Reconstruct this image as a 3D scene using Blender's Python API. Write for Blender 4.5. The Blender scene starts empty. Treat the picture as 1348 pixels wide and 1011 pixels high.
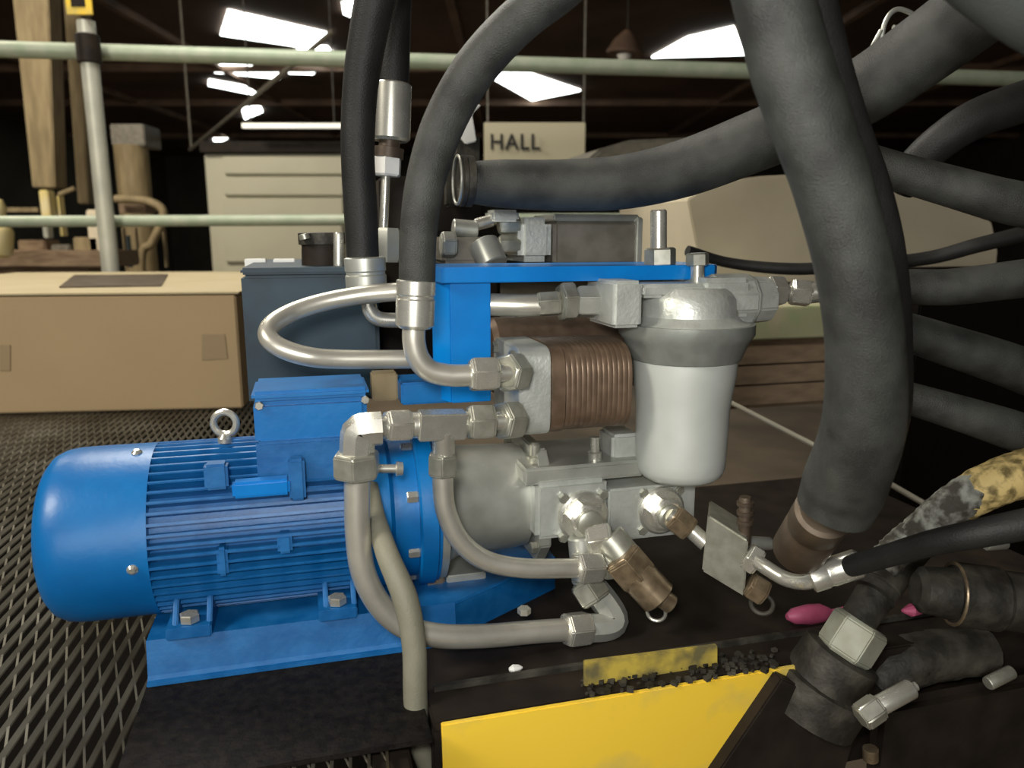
import bpy, bmesh, math, random
from mathutils import Vector, Matrix
random.seed(7)
PI = math.pi
COL = bpy.context.scene.collection
SC = bpy.context.scene

# ------------------------------------------------------------------ camera, world, lights
F = 1000.0                      # focal length in pixels of the 1348 x 1011 frame
PITCH = math.radians(11.0)
CAM = Vector((0, 0, 1.5))
cd = bpy.data.cameras.new('camera'); cam = bpy.data.objects.new('camera', cd); COL.objects.link(cam)
cam.location = CAM; cam.rotation_euler = (PI/2 - PITCH, 0, 0)
cd.sensor_width = 36; cd.lens = F/1348*36; cd.clip_start = 0.02; cd.clip_end = 200
cd.dof.use_dof = True; cd.dof.focus_distance = 0.9; cd.dof.aperture_fstop = 5.6
SC.camera = cam
SC.view_settings.view_transform = 'Standard'; SC.view_settings.look = 'None'
SC.view_settings.gamma = 1; SC.view_settings.use_curve_mapping = False
SC.view_settings.exposure = 0.42
w = bpy.data.worlds.new('world'); SC.world = w; w.use_nodes = True
w.node_tree.nodes['Background'].inputs[0].default_value = (1, .97, .9, 1)
w.node_tree.nodes['Background'].inputs[1].default_value = 0.055

def area(name, loc, target, size, power, col, sy=None):
    l = bpy.data.lights.new(name, 'AREA'); l.energy = power; l.color = col
    l.shape = 'RECTANGLE'; l.size = size; l.size_y = sy or size
    o = bpy.data.objects.new(name, l); COL.objects.link(o); o.location = loc
    o.rotation_euler = (Vector(target) - Vector(loc)).to_track_quat('-Z', 'Y').to_euler()
    return o
area('overhead_lamp', (-1.3, 2.7, 3.9), (-.2, 1.2, 1.0), .9, 60, (1, .95, .84), 1.6)
area('box_fill_light', (-2.3, -.6, 3.3), (-1.0, 2.2, 1.1), .8, 62, (1, .93, .80), .8)  # fill light added to brighten the front of the cardboard box
area('camera_flash', (-.06, -.02, 1.60), (0, 1.0, 1.2), .10, 4.2, (1, .98, .94))
area('rear_fill_light', (-.5, -2.7, 1.75), (-.1, 1.0, 1.2), 2.2, 26, (1, .98, .93), 1.3)  # unseen fill light added behind the camera for broad highlights on the pipes
area('hall_lamp', (-4.0, 4.0, 4.2), (-3, 7, 1), 1.0, 120, (1, .90, .74))

# ------------------------------------------------------------------ projection helpers (pixel -> point on a plane of the place)
FWD = Vector((0, math.cos(PITCH), -math.sin(PITCH))); RGT = Vector((1, 0, 0)); UPV = RGT.cross(FWD)
TH = math.radians(15)
U = Vector((math.cos(TH), math.sin(TH), 0)); V = Vector((-math.sin(TH), math.cos(TH), 0)); W = Vector((0, 0, 1))
Y = Vector((0, 1, 0)); X = Vector((1, 0, 0))
def ray(px, py): return FWD + RGT*((px-674)/F) - UPV*((py-505.5)/F)
def pt(px, py, v, ax=V):
    r = ray(px, py); return CAM + r*(v/r.dot(ax))
def py_(px, py, y): return pt(px, py, y, Y)
def pz(px, py, z):
    r = ray(px, py); return CAM + r*((z-CAM.z)/r.z)
def dep(p): return (p-CAM).dot(FWD)
def rp(px, p): return px*dep(p)/F
def on_x(p, d, x):
    k = RGT - FWD*((x-674)/F); return p - d*((p-CAM).dot(k)/d.dot(k))
def on_y(p, d, y):
    k = -UPV - FWD*((y-505.5)/F); return p - d*((p-CAM).dot(k)/d.dot(k))

# ------------------------------------------------------------------ materials
MATS = {}
def mat(name, col, rough=.5, metal=0, col2=None, scale=20, amt=.5, bump=0, bscale=200, rvar=0, emit=None, stretch=None, coat=0, sharp=None, spec=None):
    m = bpy.data.materials.new(name); m.use_nodes = True; nt = m.node_tree; b = nt.nodes['Principled BSDF']
    b.inputs['Base Color'].default_value = (*col, 1); b.inputs['Roughness'].default_value = rough; b.inputs['Metallic'].default_value = metal
    if spec is not None: b.inputs['Specular IOR Level'].default_value = spec
    if coat: b.inputs['Coat Weight'].default_value = coat; b.inputs['Coat Roughness'].default_value = .15
    tc = nt.nodes.new('ShaderNodeTexCoord'); mp = nt.nodes.new('ShaderNodeMapping'); nt.links.new(tc.outputs['Object'], mp.inputs[0])
    if stretch: mp.inputs['Scale'].default_value = stretch
    if col2:
        n = nt.nodes.new('ShaderNodeTexNoise'); n.inputs['Scale'].default_value = scale; n.inputs['Detail'].default_value = 6
        nt.links.new(mp.outputs[0], n.inputs['Vector'])
        cr = nt.nodes.new('ShaderNodeValToRGB'); s = sharp or .15
        cr.color_ramp.elements[0].position = .5 + (amt-.5) - s; cr.color_ramp.elements[1].position = min(1, .5 + (amt-.5) + s)
        cr.color_ramp.elements[0].color = (*col, 1); cr.color_ramp.elements[1].color = (*col2, 1)
        nt.links.new(n.outputs['Fac'], cr.inputs[0]); nt.links.new(cr.outputs[0], b.inputs['Base Color'])
        if rvar:
            mr = nt.nodes.new('ShaderNodeMapRange'); mr.inputs[3].default_value = rough-rvar; mr.inputs[4].default_value = rough+rvar
            nt.links.new(n.outputs['Fac'], mr.inputs[0]); nt.links.new(mr.outputs[0], b.inputs['Roughness'])
    if bump:
        n2 = nt.nodes.new('ShaderNodeTexNoise'); n2.inputs['Scale'].default_value = bscale; n2.inputs['Detail'].default_value = 3
        nt.links.new(mp.outputs[0], n2.inputs['Vector'])
        bp = nt.nodes.new('ShaderNodeBump'); bp.inputs['Strength'].default_value = bump; bp.inputs['Distance'].default_value = .002
        nt.links.new(n2.outputs['Fac'], bp.inputs['Height']); nt.links.new(bp.outputs[0], b.inputs['Normal'])
    if emit:
        b.inputs['Emission Color'].default_value = (*col, 1); b.inputs['Emission Strength'].default_value = emit
    MATS[name] = m; return m
BLUE = mat('blue_paint', (.0, .115, .36), .38, 0, (.0, .145, .42), 14, bump=.15, bscale=90)
BLUEC = mat('blue_cast_paint', (.0, .085, .27), .45, 0, (.01, .13, .36), 30, bump=.15, bscale=150)
BLUEB = mat('bright_blue_paint', (.0, .16, .52), .30, 0, (.0, .19, .58), 20)
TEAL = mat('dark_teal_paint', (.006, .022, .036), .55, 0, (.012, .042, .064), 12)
STEEL = mat('zinc_plated_steel', (.70, .69, .62), .28, .75, (.58, .57, .50), 60, rvar=.06)
TUBE = mat('drawn_steel_tube', (.66, .64, .56), .34, .68, (.52, .50, .43), 25, rvar=.06)
NUTM = mat('dull_zinc_nut', (.50, .50, .43), .36, .7, (.36, .36, .30), 60)
ALU = mat('cast_aluminium', (.58, .60, .56), .42, .45, (.47, .49, .45), 40, bump=.3, bscale=220)
ALUB = mat('silver_painted_bowl', (.60, .63, .59), .40, .25, (.54, .57, .53), 15)
ALUM = mat('machined_aluminium', (.52, .53, .48), .40, .6, (.40, .41, .37), 25)
COPPER = mat('brown_anodised_aluminium', (.20, .135, .09), .40, .45, (.14, .095, .062), 60, stretch=(1, 1, 1))
BRONZE = mat('bronze_coupling', (.31, .24, .155), .34, .65, (.18, .135, .085), 70)
GREYP = mat('grey_brown_casting', (.19, .175, .145), .5, .3, (.13, .12, .095), 30)
HOSE = mat('fabric_wrapped_hose', (.017, .018, .016), .55, 0, (.046, .049, .043), 26, bump=.5, bscale=900, spec=.5)
HOSE2 = mat('black_rubber_hose', (.012, .012, .0115), .55, 0, (.018, .018, .017), 30, bump=.3, bscale=500, spec=.3)
HOSE3 = mat('light_worn_hose', (.040, .045, .042), .75, 0, (.065, .072, .068), 12, bump=.4, bscale=700)
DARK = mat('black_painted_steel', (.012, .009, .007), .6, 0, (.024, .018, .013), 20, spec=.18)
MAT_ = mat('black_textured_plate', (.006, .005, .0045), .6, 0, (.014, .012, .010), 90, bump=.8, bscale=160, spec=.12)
DARKD = mat('dirty_dark_steel', (.022, .020, .016), .55, .1, (.075, .07, .056), 28, amt=.56, bump=.6, bscale=120, spec=.3)
RUST = mat('brown_oiled_ferrule', (.13, .10, .07), .5, .4, (.07, .05, .035), 18)
YEL = mat('yellow_paint', (.90, .61, .05), .45, 0, (.64, .49, .11), 9, amt=.58, sharp=.08)
YELD = mat('dirty_yellow_paint', (.50, .38, .06), .6, 0, (.14, .12, .05), 30, sharp=.12)
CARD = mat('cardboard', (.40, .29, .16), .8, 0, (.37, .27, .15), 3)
CARD_LIT = mat('lit_cardboard_top', (.46, .385, .235), .75, 0, (.41, .34, .20), 4)  # overhead light on the box top put into the colour as paler cardboard
CARDT = mat('cardboard_tape', (.30, .22, .12), .6)
MESHM = mat('galvanised_mesh', (.33, .31, .25), .5, .3, (.16, .14, .10), 8)
RAILM = mat('pale_green_paint', (.33, .40, .29), .5, .1, (.42, .46, .36), 14)
POSTM = mat('galvanised_post', (.55, .55, .47), .45, .2, (.45, .46, .39), 10)
BEIGE = mat('beige_sheet_metal', (.56, .54, .41), .5, 0, (.50, .49, .38), 2)
BEIGE2 = mat('beige_plastic', (.66, .59, .44), .6, 0, (.54, .48, .36), 3)
BEIGED = mat('dark_trim', (.05, .045, .035), .6)
TAN = mat('tan_timber', (.28, .22, .12), .7, 0, (.19, .145, .075), 6, stretch=(3, 3, .6))
WOOD = mat('brown_timber', (.23, .165, .10), .7, 0, (.14, .09, .055), 9, stretch=(1, 6, 6))
PGREEN = mat('pale_green_board', (.38, .45, .24), .7, 0, (.54, .49, .33), 12)
YTANK = mat('yellow_plastic', (.72, .58, .18), .5, 0, (.75, .66, .40), 5)
SIGN = mat('cream_sign', (.62, .57, .40), .6)
PLANK = mat('tan_plank', (.30, .22, .145), .7, 0, (.20, .145, .095), 9, stretch=(1, 6, 6))
SHADE_BLACK = mat('shade_black_backing', (.006, .005, .004), .8, spec=.05)  # near-black standing in for deep shade under the deck and behind the hoses
COLL = mat('grey_collar_casting', (.30, .32, .29), .45, .4, (.24, .25, .23), 40)
GREYN = mat('matt_grey_nut', (.30, .31, .25), .6, .1, (.24, .24, .18), 40)
RODM = mat('pale_rod', (.36, .34, .27), .6)
BLACK = mat('black_lettering', (.015, .015, .015), .6)
CABLE = mat('grey_green_sleeve', (.17, .165, .12), .6, 0, (.22, .21, .155), 18, bump=.2, bscale=400)
PINK = mat('pink_cap', (.55, .11, .22), .5, 0, (.40, .07, .14), 30)
WHITE = mat('white_metal', (.8, .8, .76), .4)
CONC = mat('oily_concrete', (.26, .205, .14), .75, 0, (.14, .11, .078), 1.6, bump=.3, bscale=20)
ROOF = mat('brown_roof_sheet', (.13, .070, .045), .8, 0, (.07, .042, .028), .6)
WALLM = mat('dark_brick_wall', (.07, .062, .045), .85, 0, (.045, .04, .03), .8)
BEAM = mat('brown_roof_steel', (.24, .15, .10), .7, 0, (.14, .09, .065), 2)
SKY_ = mat('skylight_panel', (.93, 1, .96), .5, emit=5.0)
SKYW = mat('strip_lamp', (1, .97, .85), .5, emit=.55)
CAMO = mat('dirty_yellow_sleeve', (.66, .50, .20), .7, 0, (.16, .12, .04), 80, amt=.54, sharp=.10, bump=.5, bscale=150)
CLOTH = mat('dirty_grey_sleeve', (.05, .045, .035), .7, 0, (.30, .31, .27), 60, amt=.55, sharp=.1, bump=.8, bscale=200)

# ------------------------------------------------------------------ geometry helpers
class G:
    def __init__(s): s.v = []; s.f = []
    def add(s, vs, fs):
        n = len(s.v); s.v += [Vector(a) for a in vs]; s.f += [tuple(i+n for i in f) for f in fs]; return s
    def hexa(s, p):      # 8 corners: bottom 4 (ccw), top 4
        return s.add(p, [(0,3,2,1),(4,5,6,7),(0,1,5,4),(1,2,6,5),(2,3,7,6),(3,0,4,7)])
    def box(s, c, h, ax=None):
        a, b, d = ax or (U, V, W)
        c = Vector(c); q = [(-1,-1),(1,-1),(1,1),(-1,1)]
        return s.hexa([c+a*(x*h[0])+b*(y*h[1])+d*(z*h[2]) for z in (-1, 1) for x, y in q])
    def fbox(s, x0, y0, x1, y1, v, d, th=None):   # front face spans these pixels on plane v, depth d behind it
        ym, xm = (y0+y1)/2, (x0+x1)/2
        a, b = pt(x0, ym, v), pt(x1, ym, v); t, o = pt(xm, y0, v), pt(xm, y1, v)
        u0, u1, z0, z1 = a.dot(U), b.dot(U), o.z, t.z
        # camera sits at dot(U)=0, dot(V)=0
        return s.box(U*((u0+u1)/2)+V*(v+d/2)+W*((z0+z1)/2), ((u1-u0)/2, d/2, (z1-z0)/2))
    def prism(s, poly, ext):   # poly: list of points, ext: vector
        n = len(poly); ps = [Vector(p) for p in poly]; nrm = (ps[1]-ps[0]).cross(ps[2]-ps[1])
        if nrm.dot(ext) > 0: ps.reverse()
        vs = ps + [p+ext for p in ps]
        fs = [tuple(range(n)), tuple(range(2*n-1, n-1, -1))] + [(i, i+n, (i+1) % n+n, (i+1) % n) for i in range(n)]
        return s.add(vs, fs)
    def lathe(s, p0, p1, prof, n=32, tw=0, sx=1, sy=1, up=None):   # prof: (t in metres or fraction along axis, radius)
        p0, p1 = Vector(p0), Vector(p1); d = (p1-p0); L = d.length; d.normalize()
        r = up or (W if abs(d.z) < .9 else V); a = d.cross(r).normalized(); b = a.cross(d).normalized()
        vs = []; fs = []
        for t, rad in prof:
            for i in range(n):
                an = 2*PI*i/n+tw; vs.append(p0+d*(t*L)+a*(math.cos(an)*rad*sx)+b*(math.sin(an)*rad*sy))
        for j in range(len(prof)-1):
            for i in range(n): k = (i+1) % n; fs.append((j*n+i, j*n+k, (j+1)*n+k, (j+1)*n+i))
        fs.append(tuple(range(n-1, -1, -1))); m = (len(prof)-1)*n; fs.append(tuple(range(m, m+n)))
        return s.add(vs, fs)
    def cyl(s, p0, p1, r, n=24): return s.lathe(p0, p1, [(0, r*.9), (.04, r), (.96, r), (1, r*.9)], n)
    def hexn(s, p0, p1, r, tw=.3): return s.lathe(p0, p1, [(0, r*.86), (.1, r), (.9, r), (1, r*.86)], 6, tw)
    def ring(s, c, nrm, R, r, n=28, m=10):
        nrm = Vector(nrm).normalized(); a = nrm.orthogonal().normalized(); b = nrm.cross(a); vs = []; fs = []
        for i in range(n):
            o = a*math.cos(2*PI*i/n)+b*math.sin(2*PI*i/n)
            for j in range(m): t = 2*PI*j/m; vs.append(c+o*(R+r*math.cos(t))+nrm*(r*math.sin(t)))
        for i in range(n):
            for j in range(m): fs.append((i*m+j, ((i+1) % n)*m+j, ((i+1) % n)*m+(j+1) % m, i*m+(j+1) % m))
        return s.add(vs, fs)
    def tube(s, pts, r, n=18, sub=8, smooth=True, rough=0):
        ps = [Vector(p) for p in pts]; rs = list(r) if isinstance(r, (list, tuple)) else [r]*len(ps)
        if smooth and len(ps) > 2:
            q = []; qr = []
            e = [ps[0]*2-ps[1]]+ps+[ps[-1]*2-ps[-2]]
            for i in range(len(ps)-1):
                for k in range(sub):
                    t = k/sub; a, b, c, d = e[i:i+4]
                    q.append(.5*((2*b)+(c-a)*t+(2*a-5*b+4*c-d)*t*t+(3*b-a-3*c+d)*t**3)); qr.append(rs[i]*(1-t)+rs[i+1]*t)
            q.append(ps[-1]); qr.append(rs[-1]); ps, rs = q, qr
        vs = []; fs = []; prev = None
        for i, p in enumerate(ps):
            d = (ps[min(i+1, len(ps)-1)]-ps[max(i-1, 0)]).normalized()
            a = d.orthogonal().normalized() if prev is None else (prev-d*prev.dot(d)).normalized()
            prev = a; b = d.cross(a)
            for k in range(n):
                t = 2*PI*k/n; rr = rs[i]*(1+random.uniform(-rough, rough)); vs.append(p+a*(math.cos(t)*rr)+b*(math.sin(t)*rr))
        for i in range(len(ps)-1):
            for k in range(n): k2 = (k+1) % n; fs.append((i*n+k, i*n+k2, (i+1)*n+k2, (i+1)*n+k))
        fs.append(tuple(range(n-1, -1, -1))); m = (len(ps)-1)*n; fs.append(tuple(range(m, m+n)))
        return s.add(vs, fs)
    def build(s, name, m, root=None, bevel=0, smooth=True, label=None, org=None, ang=32):
        me = bpy.data.meshes.new(name); o = bpy.data.objects.new(name, me); COL.objects.link(o)
        if org is None:
            lo = [min(v[i] for v in s.v) for i in range(3)]; hi = [max(v[i] for v in s.v) for i in range(3)]
            org = Vector(((lo[0]+hi[0])/2, (lo[1]+hi[1])/2, lo[2] if root is None else (lo[2]+hi[2])/2))
        me.from_pydata([v-org for v in s.v], [], s.f)
        bm = bmesh.new(); bm.from_mesh(me)
        bmesh.ops.recalc_face_normals(bm, faces=bm.faces)
        if bevel:
            es = [e for e in bm.edges if len(e.link_faces) == 2 and e.calc_face_angle(0) > .5]
            bmesh.ops.bevel(bm, geom=es, offset=bevel, segments=2, affect='EDGES', clamp_overlap=True)
        if smooth:
            for f in bm.faces: f.smooth = True
            for e in bm.edges:
                if len(e.link_faces) == 2 and e.calc_face_angle(0) > math.radians(ang): e.smooth = False
        bm.to_mesh(me); bm.free()
        me.materials.append(m)
        o.location = org
        if root is not None:
            r = root; base = Vector((0, 0, 0))
            while r is not None: base += r.location; r = r.parent
            o.parent = root; o.location = org-base
        if label: o['label'] = label
        return o
def tag(o, label, cat, group=None, kind=None):
    o['label'] = label; o['category'] = cat
    if group: o['group'] = group
    if kind: o['kind'] = kind
    return o
def thing(name, label, cat, loc, group=None):
    o = bpy.data.objects.new(name, None); COL.objects.link(o); o.location = loc; o.empty_display_size = .05
    return tag(o, label, cat, group)
def struct(o): o['kind'] = 'structure'; return o
def P(*l): return [pt(*a) for a in l]

# ------------------------------------------------------------------ structure: the hall
struct(G().add([(-14,-3,0),(16,-3,0),(16,32,0),(-14,32,0),(-14,-3,-.2),(16,-3,-.2),(16,32,-.2),(-14,32,-.2)],
    [(0,1,2,3),(7,6,5,4),(0,4,5,1),(1,5,6,2),(2,6,7,3),(3,7,4,0)]).build('floor', CONC, smooth=False))
def slab(x0, y0, z0, x1, y1, z1): return G().box(((x0+x1)/2, (y0+y1)/2, (z0+z1)/2), ((x1-x0)/2, (y1-y0)/2, (z1-z0)/2), (X, Y, W))
ZC = 4.7
struct(slab(-14, -3, ZC, 16, 32, ZC+.15).build('ceiling', ROOF, smooth=False))
struct(slab(-14, 31.8, 0, 16, 32, ZC).build('wall_back', WALLM, smooth=False))
struct(slab(-14.2, -3, 0, -14, 32, ZC).build('wall_left', WALLM, smooth=False))
struct(slab(16, -3, 0, 16.2, 32, ZC).build('wall_right', WALLM, smooth=False))
# roof beams
for i, (y, z) in enumerate([(7.5, ZC-.25), (10.4, ZC-.25), (15.2, ZC-.25), (19, ZC-.25), (25, ZC-.25)]):
    g = slab(-14, y, ZC-.14, 16, y+.12, ZC)
    struct(g.build('trim_%d' % (i+1), BEAM, smooth=False))
for i, x in enumerate([-9, -5.6, -.9, 4.9, 9.0]):
    struct(slab(x, 5, ZC-.10, x+.12, 31, ZC).build('trim_%d' % (i+6), BEAM, smooth=False))
# skylights: glazed openings in the roof
sky = [[(300,12),(430,42),(410,62),(290,44)], [(283,82),(378,86),(368,102),(282,94)], [(275,104),(342,116),(338,124),(274,111)],
       [(392,60),(430,60),(452,78),(388,76)], [(382,84),(424,83),(412,96),(380,95)],
       [(318,142),(342,138),(346,146),(322,156)], [(280,178),(296,174),(300,181),(282,190)],
       [(640,97),(690,93),(764,118),(700,131)], [(858,74),(905,48),(966,34),(984,70)], [(450,2),(472,0),(462,20),(452,16)]]
for i, q in enumerate(sky):
    ps = [pz(x, y, ZC-.01-.46*(i in ())) for x, y in q]
    g = G().prism(ps, Vector((0, 0, -.03)))
    fr = struct(g.build('window_%d' % (i+1), SKY_, smooth=False))

# ------------------------------------------------------------------ platform: expanded metal deck on a steel frame
ZD = pt(190, 905, .83).z
USK = pz(580, 950, ZD).dot(U)-.008
def mesh_deck():
    CW, CL = .0175, .105
    u0, u1, v0, v1 = -2.2, USK-.02, .50, 4.2
    root = thing('expanded_metal_deck', 'brown-grey expanded metal mesh platform that the cardboard box stands on', 'platform', U*-.9+V*1.6+W*(ZD-.01))
    vs = []; fs = []; hw = .0022; hh = .0035
    nu, nv = int((u1-u0)/(CW/2)), int((v1-v0)/(CL/2))
    skew = -.09
    def node(i, j): 
        u = u0+i*CW/2+skew*(j*CL/2); v = v0+j*CL/2; return U*u+V*v+W*(ZD-.012)
    for j in range(nv):
        for i in range(nu):
            if (i+j) % 2: continue
            a = node(i, j)
            for s in (-1, 1):
                b = node(i+s, j+1); d = (b-a).normalized(); n_ = Vector((-d.y, d.x, 0))*(hw*(.62 if s > 0 else .5))
                k = len(vs); up = W*hh; lo = W*(-hh)
                # a leaning strand, one edge raised
                hgt = up*(1.5 if s > 0 else .2)
                vs += [a-n_+lo, a+n_+lo*.2, a+n_+hgt, a-n_+lo*.2, b-n_+lo, b+n_+lo*.2, b+n_+hgt, b-n_+lo*.2]
                fs += [(k, k+4, k+5, k+1), (k+1, k+5, k+6, k+2), (k+2, k+6, k+7, k+3), (k+3, k+7, k+4, k)]
    g = G(); g.v = vs; g.f = fs
    me = g.build('mesh_sheet', MESHM, root, smooth=False); me['kind'] = 'stuff'
    # bearers under the sheet
    for uu in (-1.9, -1.35, -.8, USK-.045):
        G().box(U*uu+V*2.35+W*(ZD-.05), (.02, 1.85, .03)).build('bearer', DARK, root, bevel=.003)
    for vv in (.56, 4.18):
        G().box(U*(USK/2-1.01)+V*vv+W*(ZD-.05), (1.0+USK/2, .02, .035)).build('edge_beam', DARK, root, bevel=.003)
    for uu in (-1.9, USK-.06):
        for vv in (.6, 4.14):
            G().box(U*uu+V*vv+W*((ZD-.08)/2), (.03, .03, (ZD-.08)/2)).build('leg', DARK, root, bevel=.003)
    G().box(U*(USK/2-1.01)+V*2.35+W*(ZD-.32), (1.0+USK/2, 1.85, .004)).build('dark_backing', SHADE_BLACK, root)  # dark sheet added so the void under the mesh stays black
mesh_deck()

# skid frame under the pump set
yf = pz(580, 950, ZD); VF = yf.dot(V); uL = yf.dot(U)-.008; uR = 1.05
root = thing('skid_frame', 'black steel machine frame with a dirty top under the pumps', 'frame', U*.35+V*.9)
G().box(U*((uL+uR)/2)+V*(VF+.30)+W*(ZD-.006), ((uR-uL)/2, .30, .006)).build('top_plate', DARK, root, bevel=.002)
G().box(U*((uL+uR)/2)+V*(VF+.055)+W*(ZD+.003), ((uR-uL)/2-.01, .003, .003)).build('edge_strip', DARKD, root)
G().box(U*((uL+uR)/2)+V*(VF+.012)+W*(ZD-.08), ((uR-uL)/2, .006, .072)).build('front_web', DARK, root, bevel=.002)
for uu in (uL+.04, uR-.04):
    for vv in (VF+.06, VF+.55): G().box(U*uu+V*vv+W*((ZD-.012)/2), (.035, .035, (ZD-.012)/2)).build('leg', DARK, root, bevel=.003)
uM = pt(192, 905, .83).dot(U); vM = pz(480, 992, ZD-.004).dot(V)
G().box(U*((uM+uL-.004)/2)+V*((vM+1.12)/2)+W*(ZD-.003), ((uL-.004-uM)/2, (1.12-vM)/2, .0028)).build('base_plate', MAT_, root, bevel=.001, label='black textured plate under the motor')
# yellow front panel
A = pt(580, 950, VF); B = pt(1045, 868, VF); 
za = A.z; ub = B.dot(U)
poly = [U*A.dot(U)+V*(VF-.006)+W*za, U*ub+V*(VF-.006)+W*za, U*(ub-.02)+V*(VF-.006)+W*(za-.14), U*(A.dot(U)+.002)+V*(VF-.006)+W*(za-.14)]
G().prism(poly, V*.0058).build('front_panel', YEL, root, bevel=.001, label='bright yellow painted front panel')
# dirty yellow bracket standing behind it
q = [pt(770, 872, VF+.02), pt(945, 850, VF+.02), pt(945, 893, VF+.02), pt(770, 918, VF+.02)]
r_ = thing('yellow_bracket', 'narrow dirty yellow bracket with scraped paint above the yellow panel', 'bracket', q[2])
G().prism(q, V*.006).build('upright', YELD, r_, bevel=.001)
a = q[3]; b = q[2]
G().prism([a, b, b+V*.03, a+V*.03], W*.004).build('foot', YELD, r_, bevel=.001)
g = G()
for i in range(160):
    x = random.uniform(765, 1030); yy = 918-(x-765)*.15+random.uniform(-22, 8); p = pz(x, yy, ZD+.003); s_ = random.uniform(.001, .0038)
    g.box(p+V*.01, (s_, s_*.8, s_*.6), (Vector((math.cos(i), math.sin(i), 0)), Vector((-math.sin(i), math.cos(i), 0)), W))
tag(g.build('swarf_pile', DARKD), 'grimy grey swarf and dirt along the frame edge', 'debris', kind='stuff')
p = pz(679, 880, ZD+.004)
tag(G().lathe(p-U*.008, p+U*.008, [(0, .002), (.3, .005), (.7, .004), (1, .001)], 7).build('metal_chip', WHITE), 'small pale metal chip lying on the black frame', 'chip')

# ------------------------------------------------------------------ electric motor
A0 = pt(130, 700, .95); RM = rp(113, A0)
def ux(x, p=A0): return on_x(p, U, x)
mroot = thing('electric_motor', 'blue finned electric motor with domed fan cowl and terminal box', 'motor', W*(ZD+.06)+U*ux(330).dot(U)+V*.95)
c0, c1 = ux(76), ux(216)
L = (c1-c0).length
G().lathe(c0, c1, [(-.02, RM*.30), (-.02, RM*.78), (.0, RM*.84), (.06, RM*.925), (.15, RM*.975), (.26, RM*.995), (.4, RM), (1, RM), (1.0, RM*.97)], 64).build('fan_cowl', BLUE, mroot, ang=50)
# cowl screws
for x, y in ((176, 746), (178, 582)):
    p = pt(x, y, .95-RM*(.93 if y > 600 else .25)); c = ux(x); c = U*p.dot(U)+V*.95+W*A0.z
    d = (p-c).normalized(); q = c+d*RM
    G().lathe(q-d*.002, q+d*.004, [(0, .006), (.5, .006), (1, .003)], 12).build('cowl_screw', STEEL, mroot)
b0, b1 = ux(214), ux(520)
G().lathe(b0, b1, [(0, RM*.86), (1, RM*.86)], 48).build('stator_housing', BLUEC, mroot)
# fins: one mesh shared by all radial cooling fins
fl = (ux(462)-b0).length
c = U*b0.dot(U)+V*.95+W*A0.z
fm = None; nf = 52
def fin(angle, rr=RM*.985):
    global fm
    if fm is None:
        g = G(); g.box(Vector((fl/2, 0, RM*.90)), (fl/2, .0018, RM*.10), (X, Y, W))
        fm = g.build('cooling_fin', BLUEC, mroot, org=Vector((0, 0, 0)), bevel=.0008); o = fm
    else:
        o = fm.copy(); COL.objects.link(o)
    o.parent = mroot; o.location = c-mroot.location
    o.matrix_basis = Matrix.Translation(c-mroot.location) @ Matrix.Rotation(TH, 4, 'Z') @ Matrix.Rotation(angle, 4, 'X')
for k in range(nf):
    a_ = 2*PI*k/nf
    fin(a_)
# flange end shield
f0, f1, f2, f3 = ux(462), ux(520), ux(540), ux(566)
G().lathe(f0, f2, [(0, RM*.98), (.15, RM*1.0), (.55, RM*.97), (.62, RM*.90), (1, RM*.90)], 64).build('end_shield', BLUE, mroot)
G().lathe(f2, f3, [(0, RM*.99), (.08, RM*1.02), (.8, RM*1.02), (.88, RM*.99), (1, RM*.99)], 64).build('flange', BLUE, mroot)
for an in (20, 65, 110, 155, 200, 245, 290, 335):
    d = V*math.cos(math.radians(an))+W*math.sin(math.radians(an)); q = f2+d*RM*.88
    G().hexn(q-U*.014, q, .0075).build('flange_bolt', STEEL, mroot)
# side bosses and nameplate
def onside(x0, y0, x1, y1, name, m, out=.004, v=None):
    vv = .95-RM*1.0 if v is None else v
    g = G().fbox(x0, y0, x1, y1, vv-out, .02); return g.build(name, m, mroot, bevel=.003)
onside(268, 612, 300, 646, 'boss', BLUEC, .003, .95-RM*.90)
onside(305, 634, 382, 655, 'nameplate', BLUEB, .003, .95-RM*.955)
onside(380, 605, 402, 660, 'boss', BLUEC, .003, .95-RM*.93)
onside(338, 580, 452, 640, 'box_pad', BLUEC, .0, .95-RM*.72)
onside(285, 722, 300, 760, 'boss', BLUEC, .004, .95-RM*.98)
onside(365, 705, 385, 730, 'boss', BLUEC, .004, .95-RM*.98)
# terminal box
tv = .885
g = G().fbox(334, 526, 484, 584, tv, .085); g.build('terminal_box', BLUE, mroot, bevel=.006)
g = G().fbox(330, 513, 486, 526, tv-.003, .092); lid = g.build('box_lid', BLUE, mroot, bevel=.004)
for x, y in ((341, 535), (481, 527)):
    p = pt(x, y, tv-.004); G().hexn(p, p+V*.006, .005).build('lid_screw', STEEL, mroot)
g = G().fbox(344, 582, 462, 600, tv+.006, .09); g.build('box_neck', BLUEC, mroot, bevel=.003)
# eye bolt
p = ux(296)+W*(RM*.99)-V*0.0
p = pt(296, 577, .93)
G().ring(pt(296, 557, .93), V+U*.25, rp(15, p), rp(4.6, p)).build('eye_bolt', STEEL, mroot)
G().lathe(pt(296, 582, .93), pt(296, 571, .93), [(0, rp(9, p)), (.5, rp(9, p)), (1, rp(5, p))], 16).build('eye_bolt_collar', STEEL, mroot)
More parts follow.
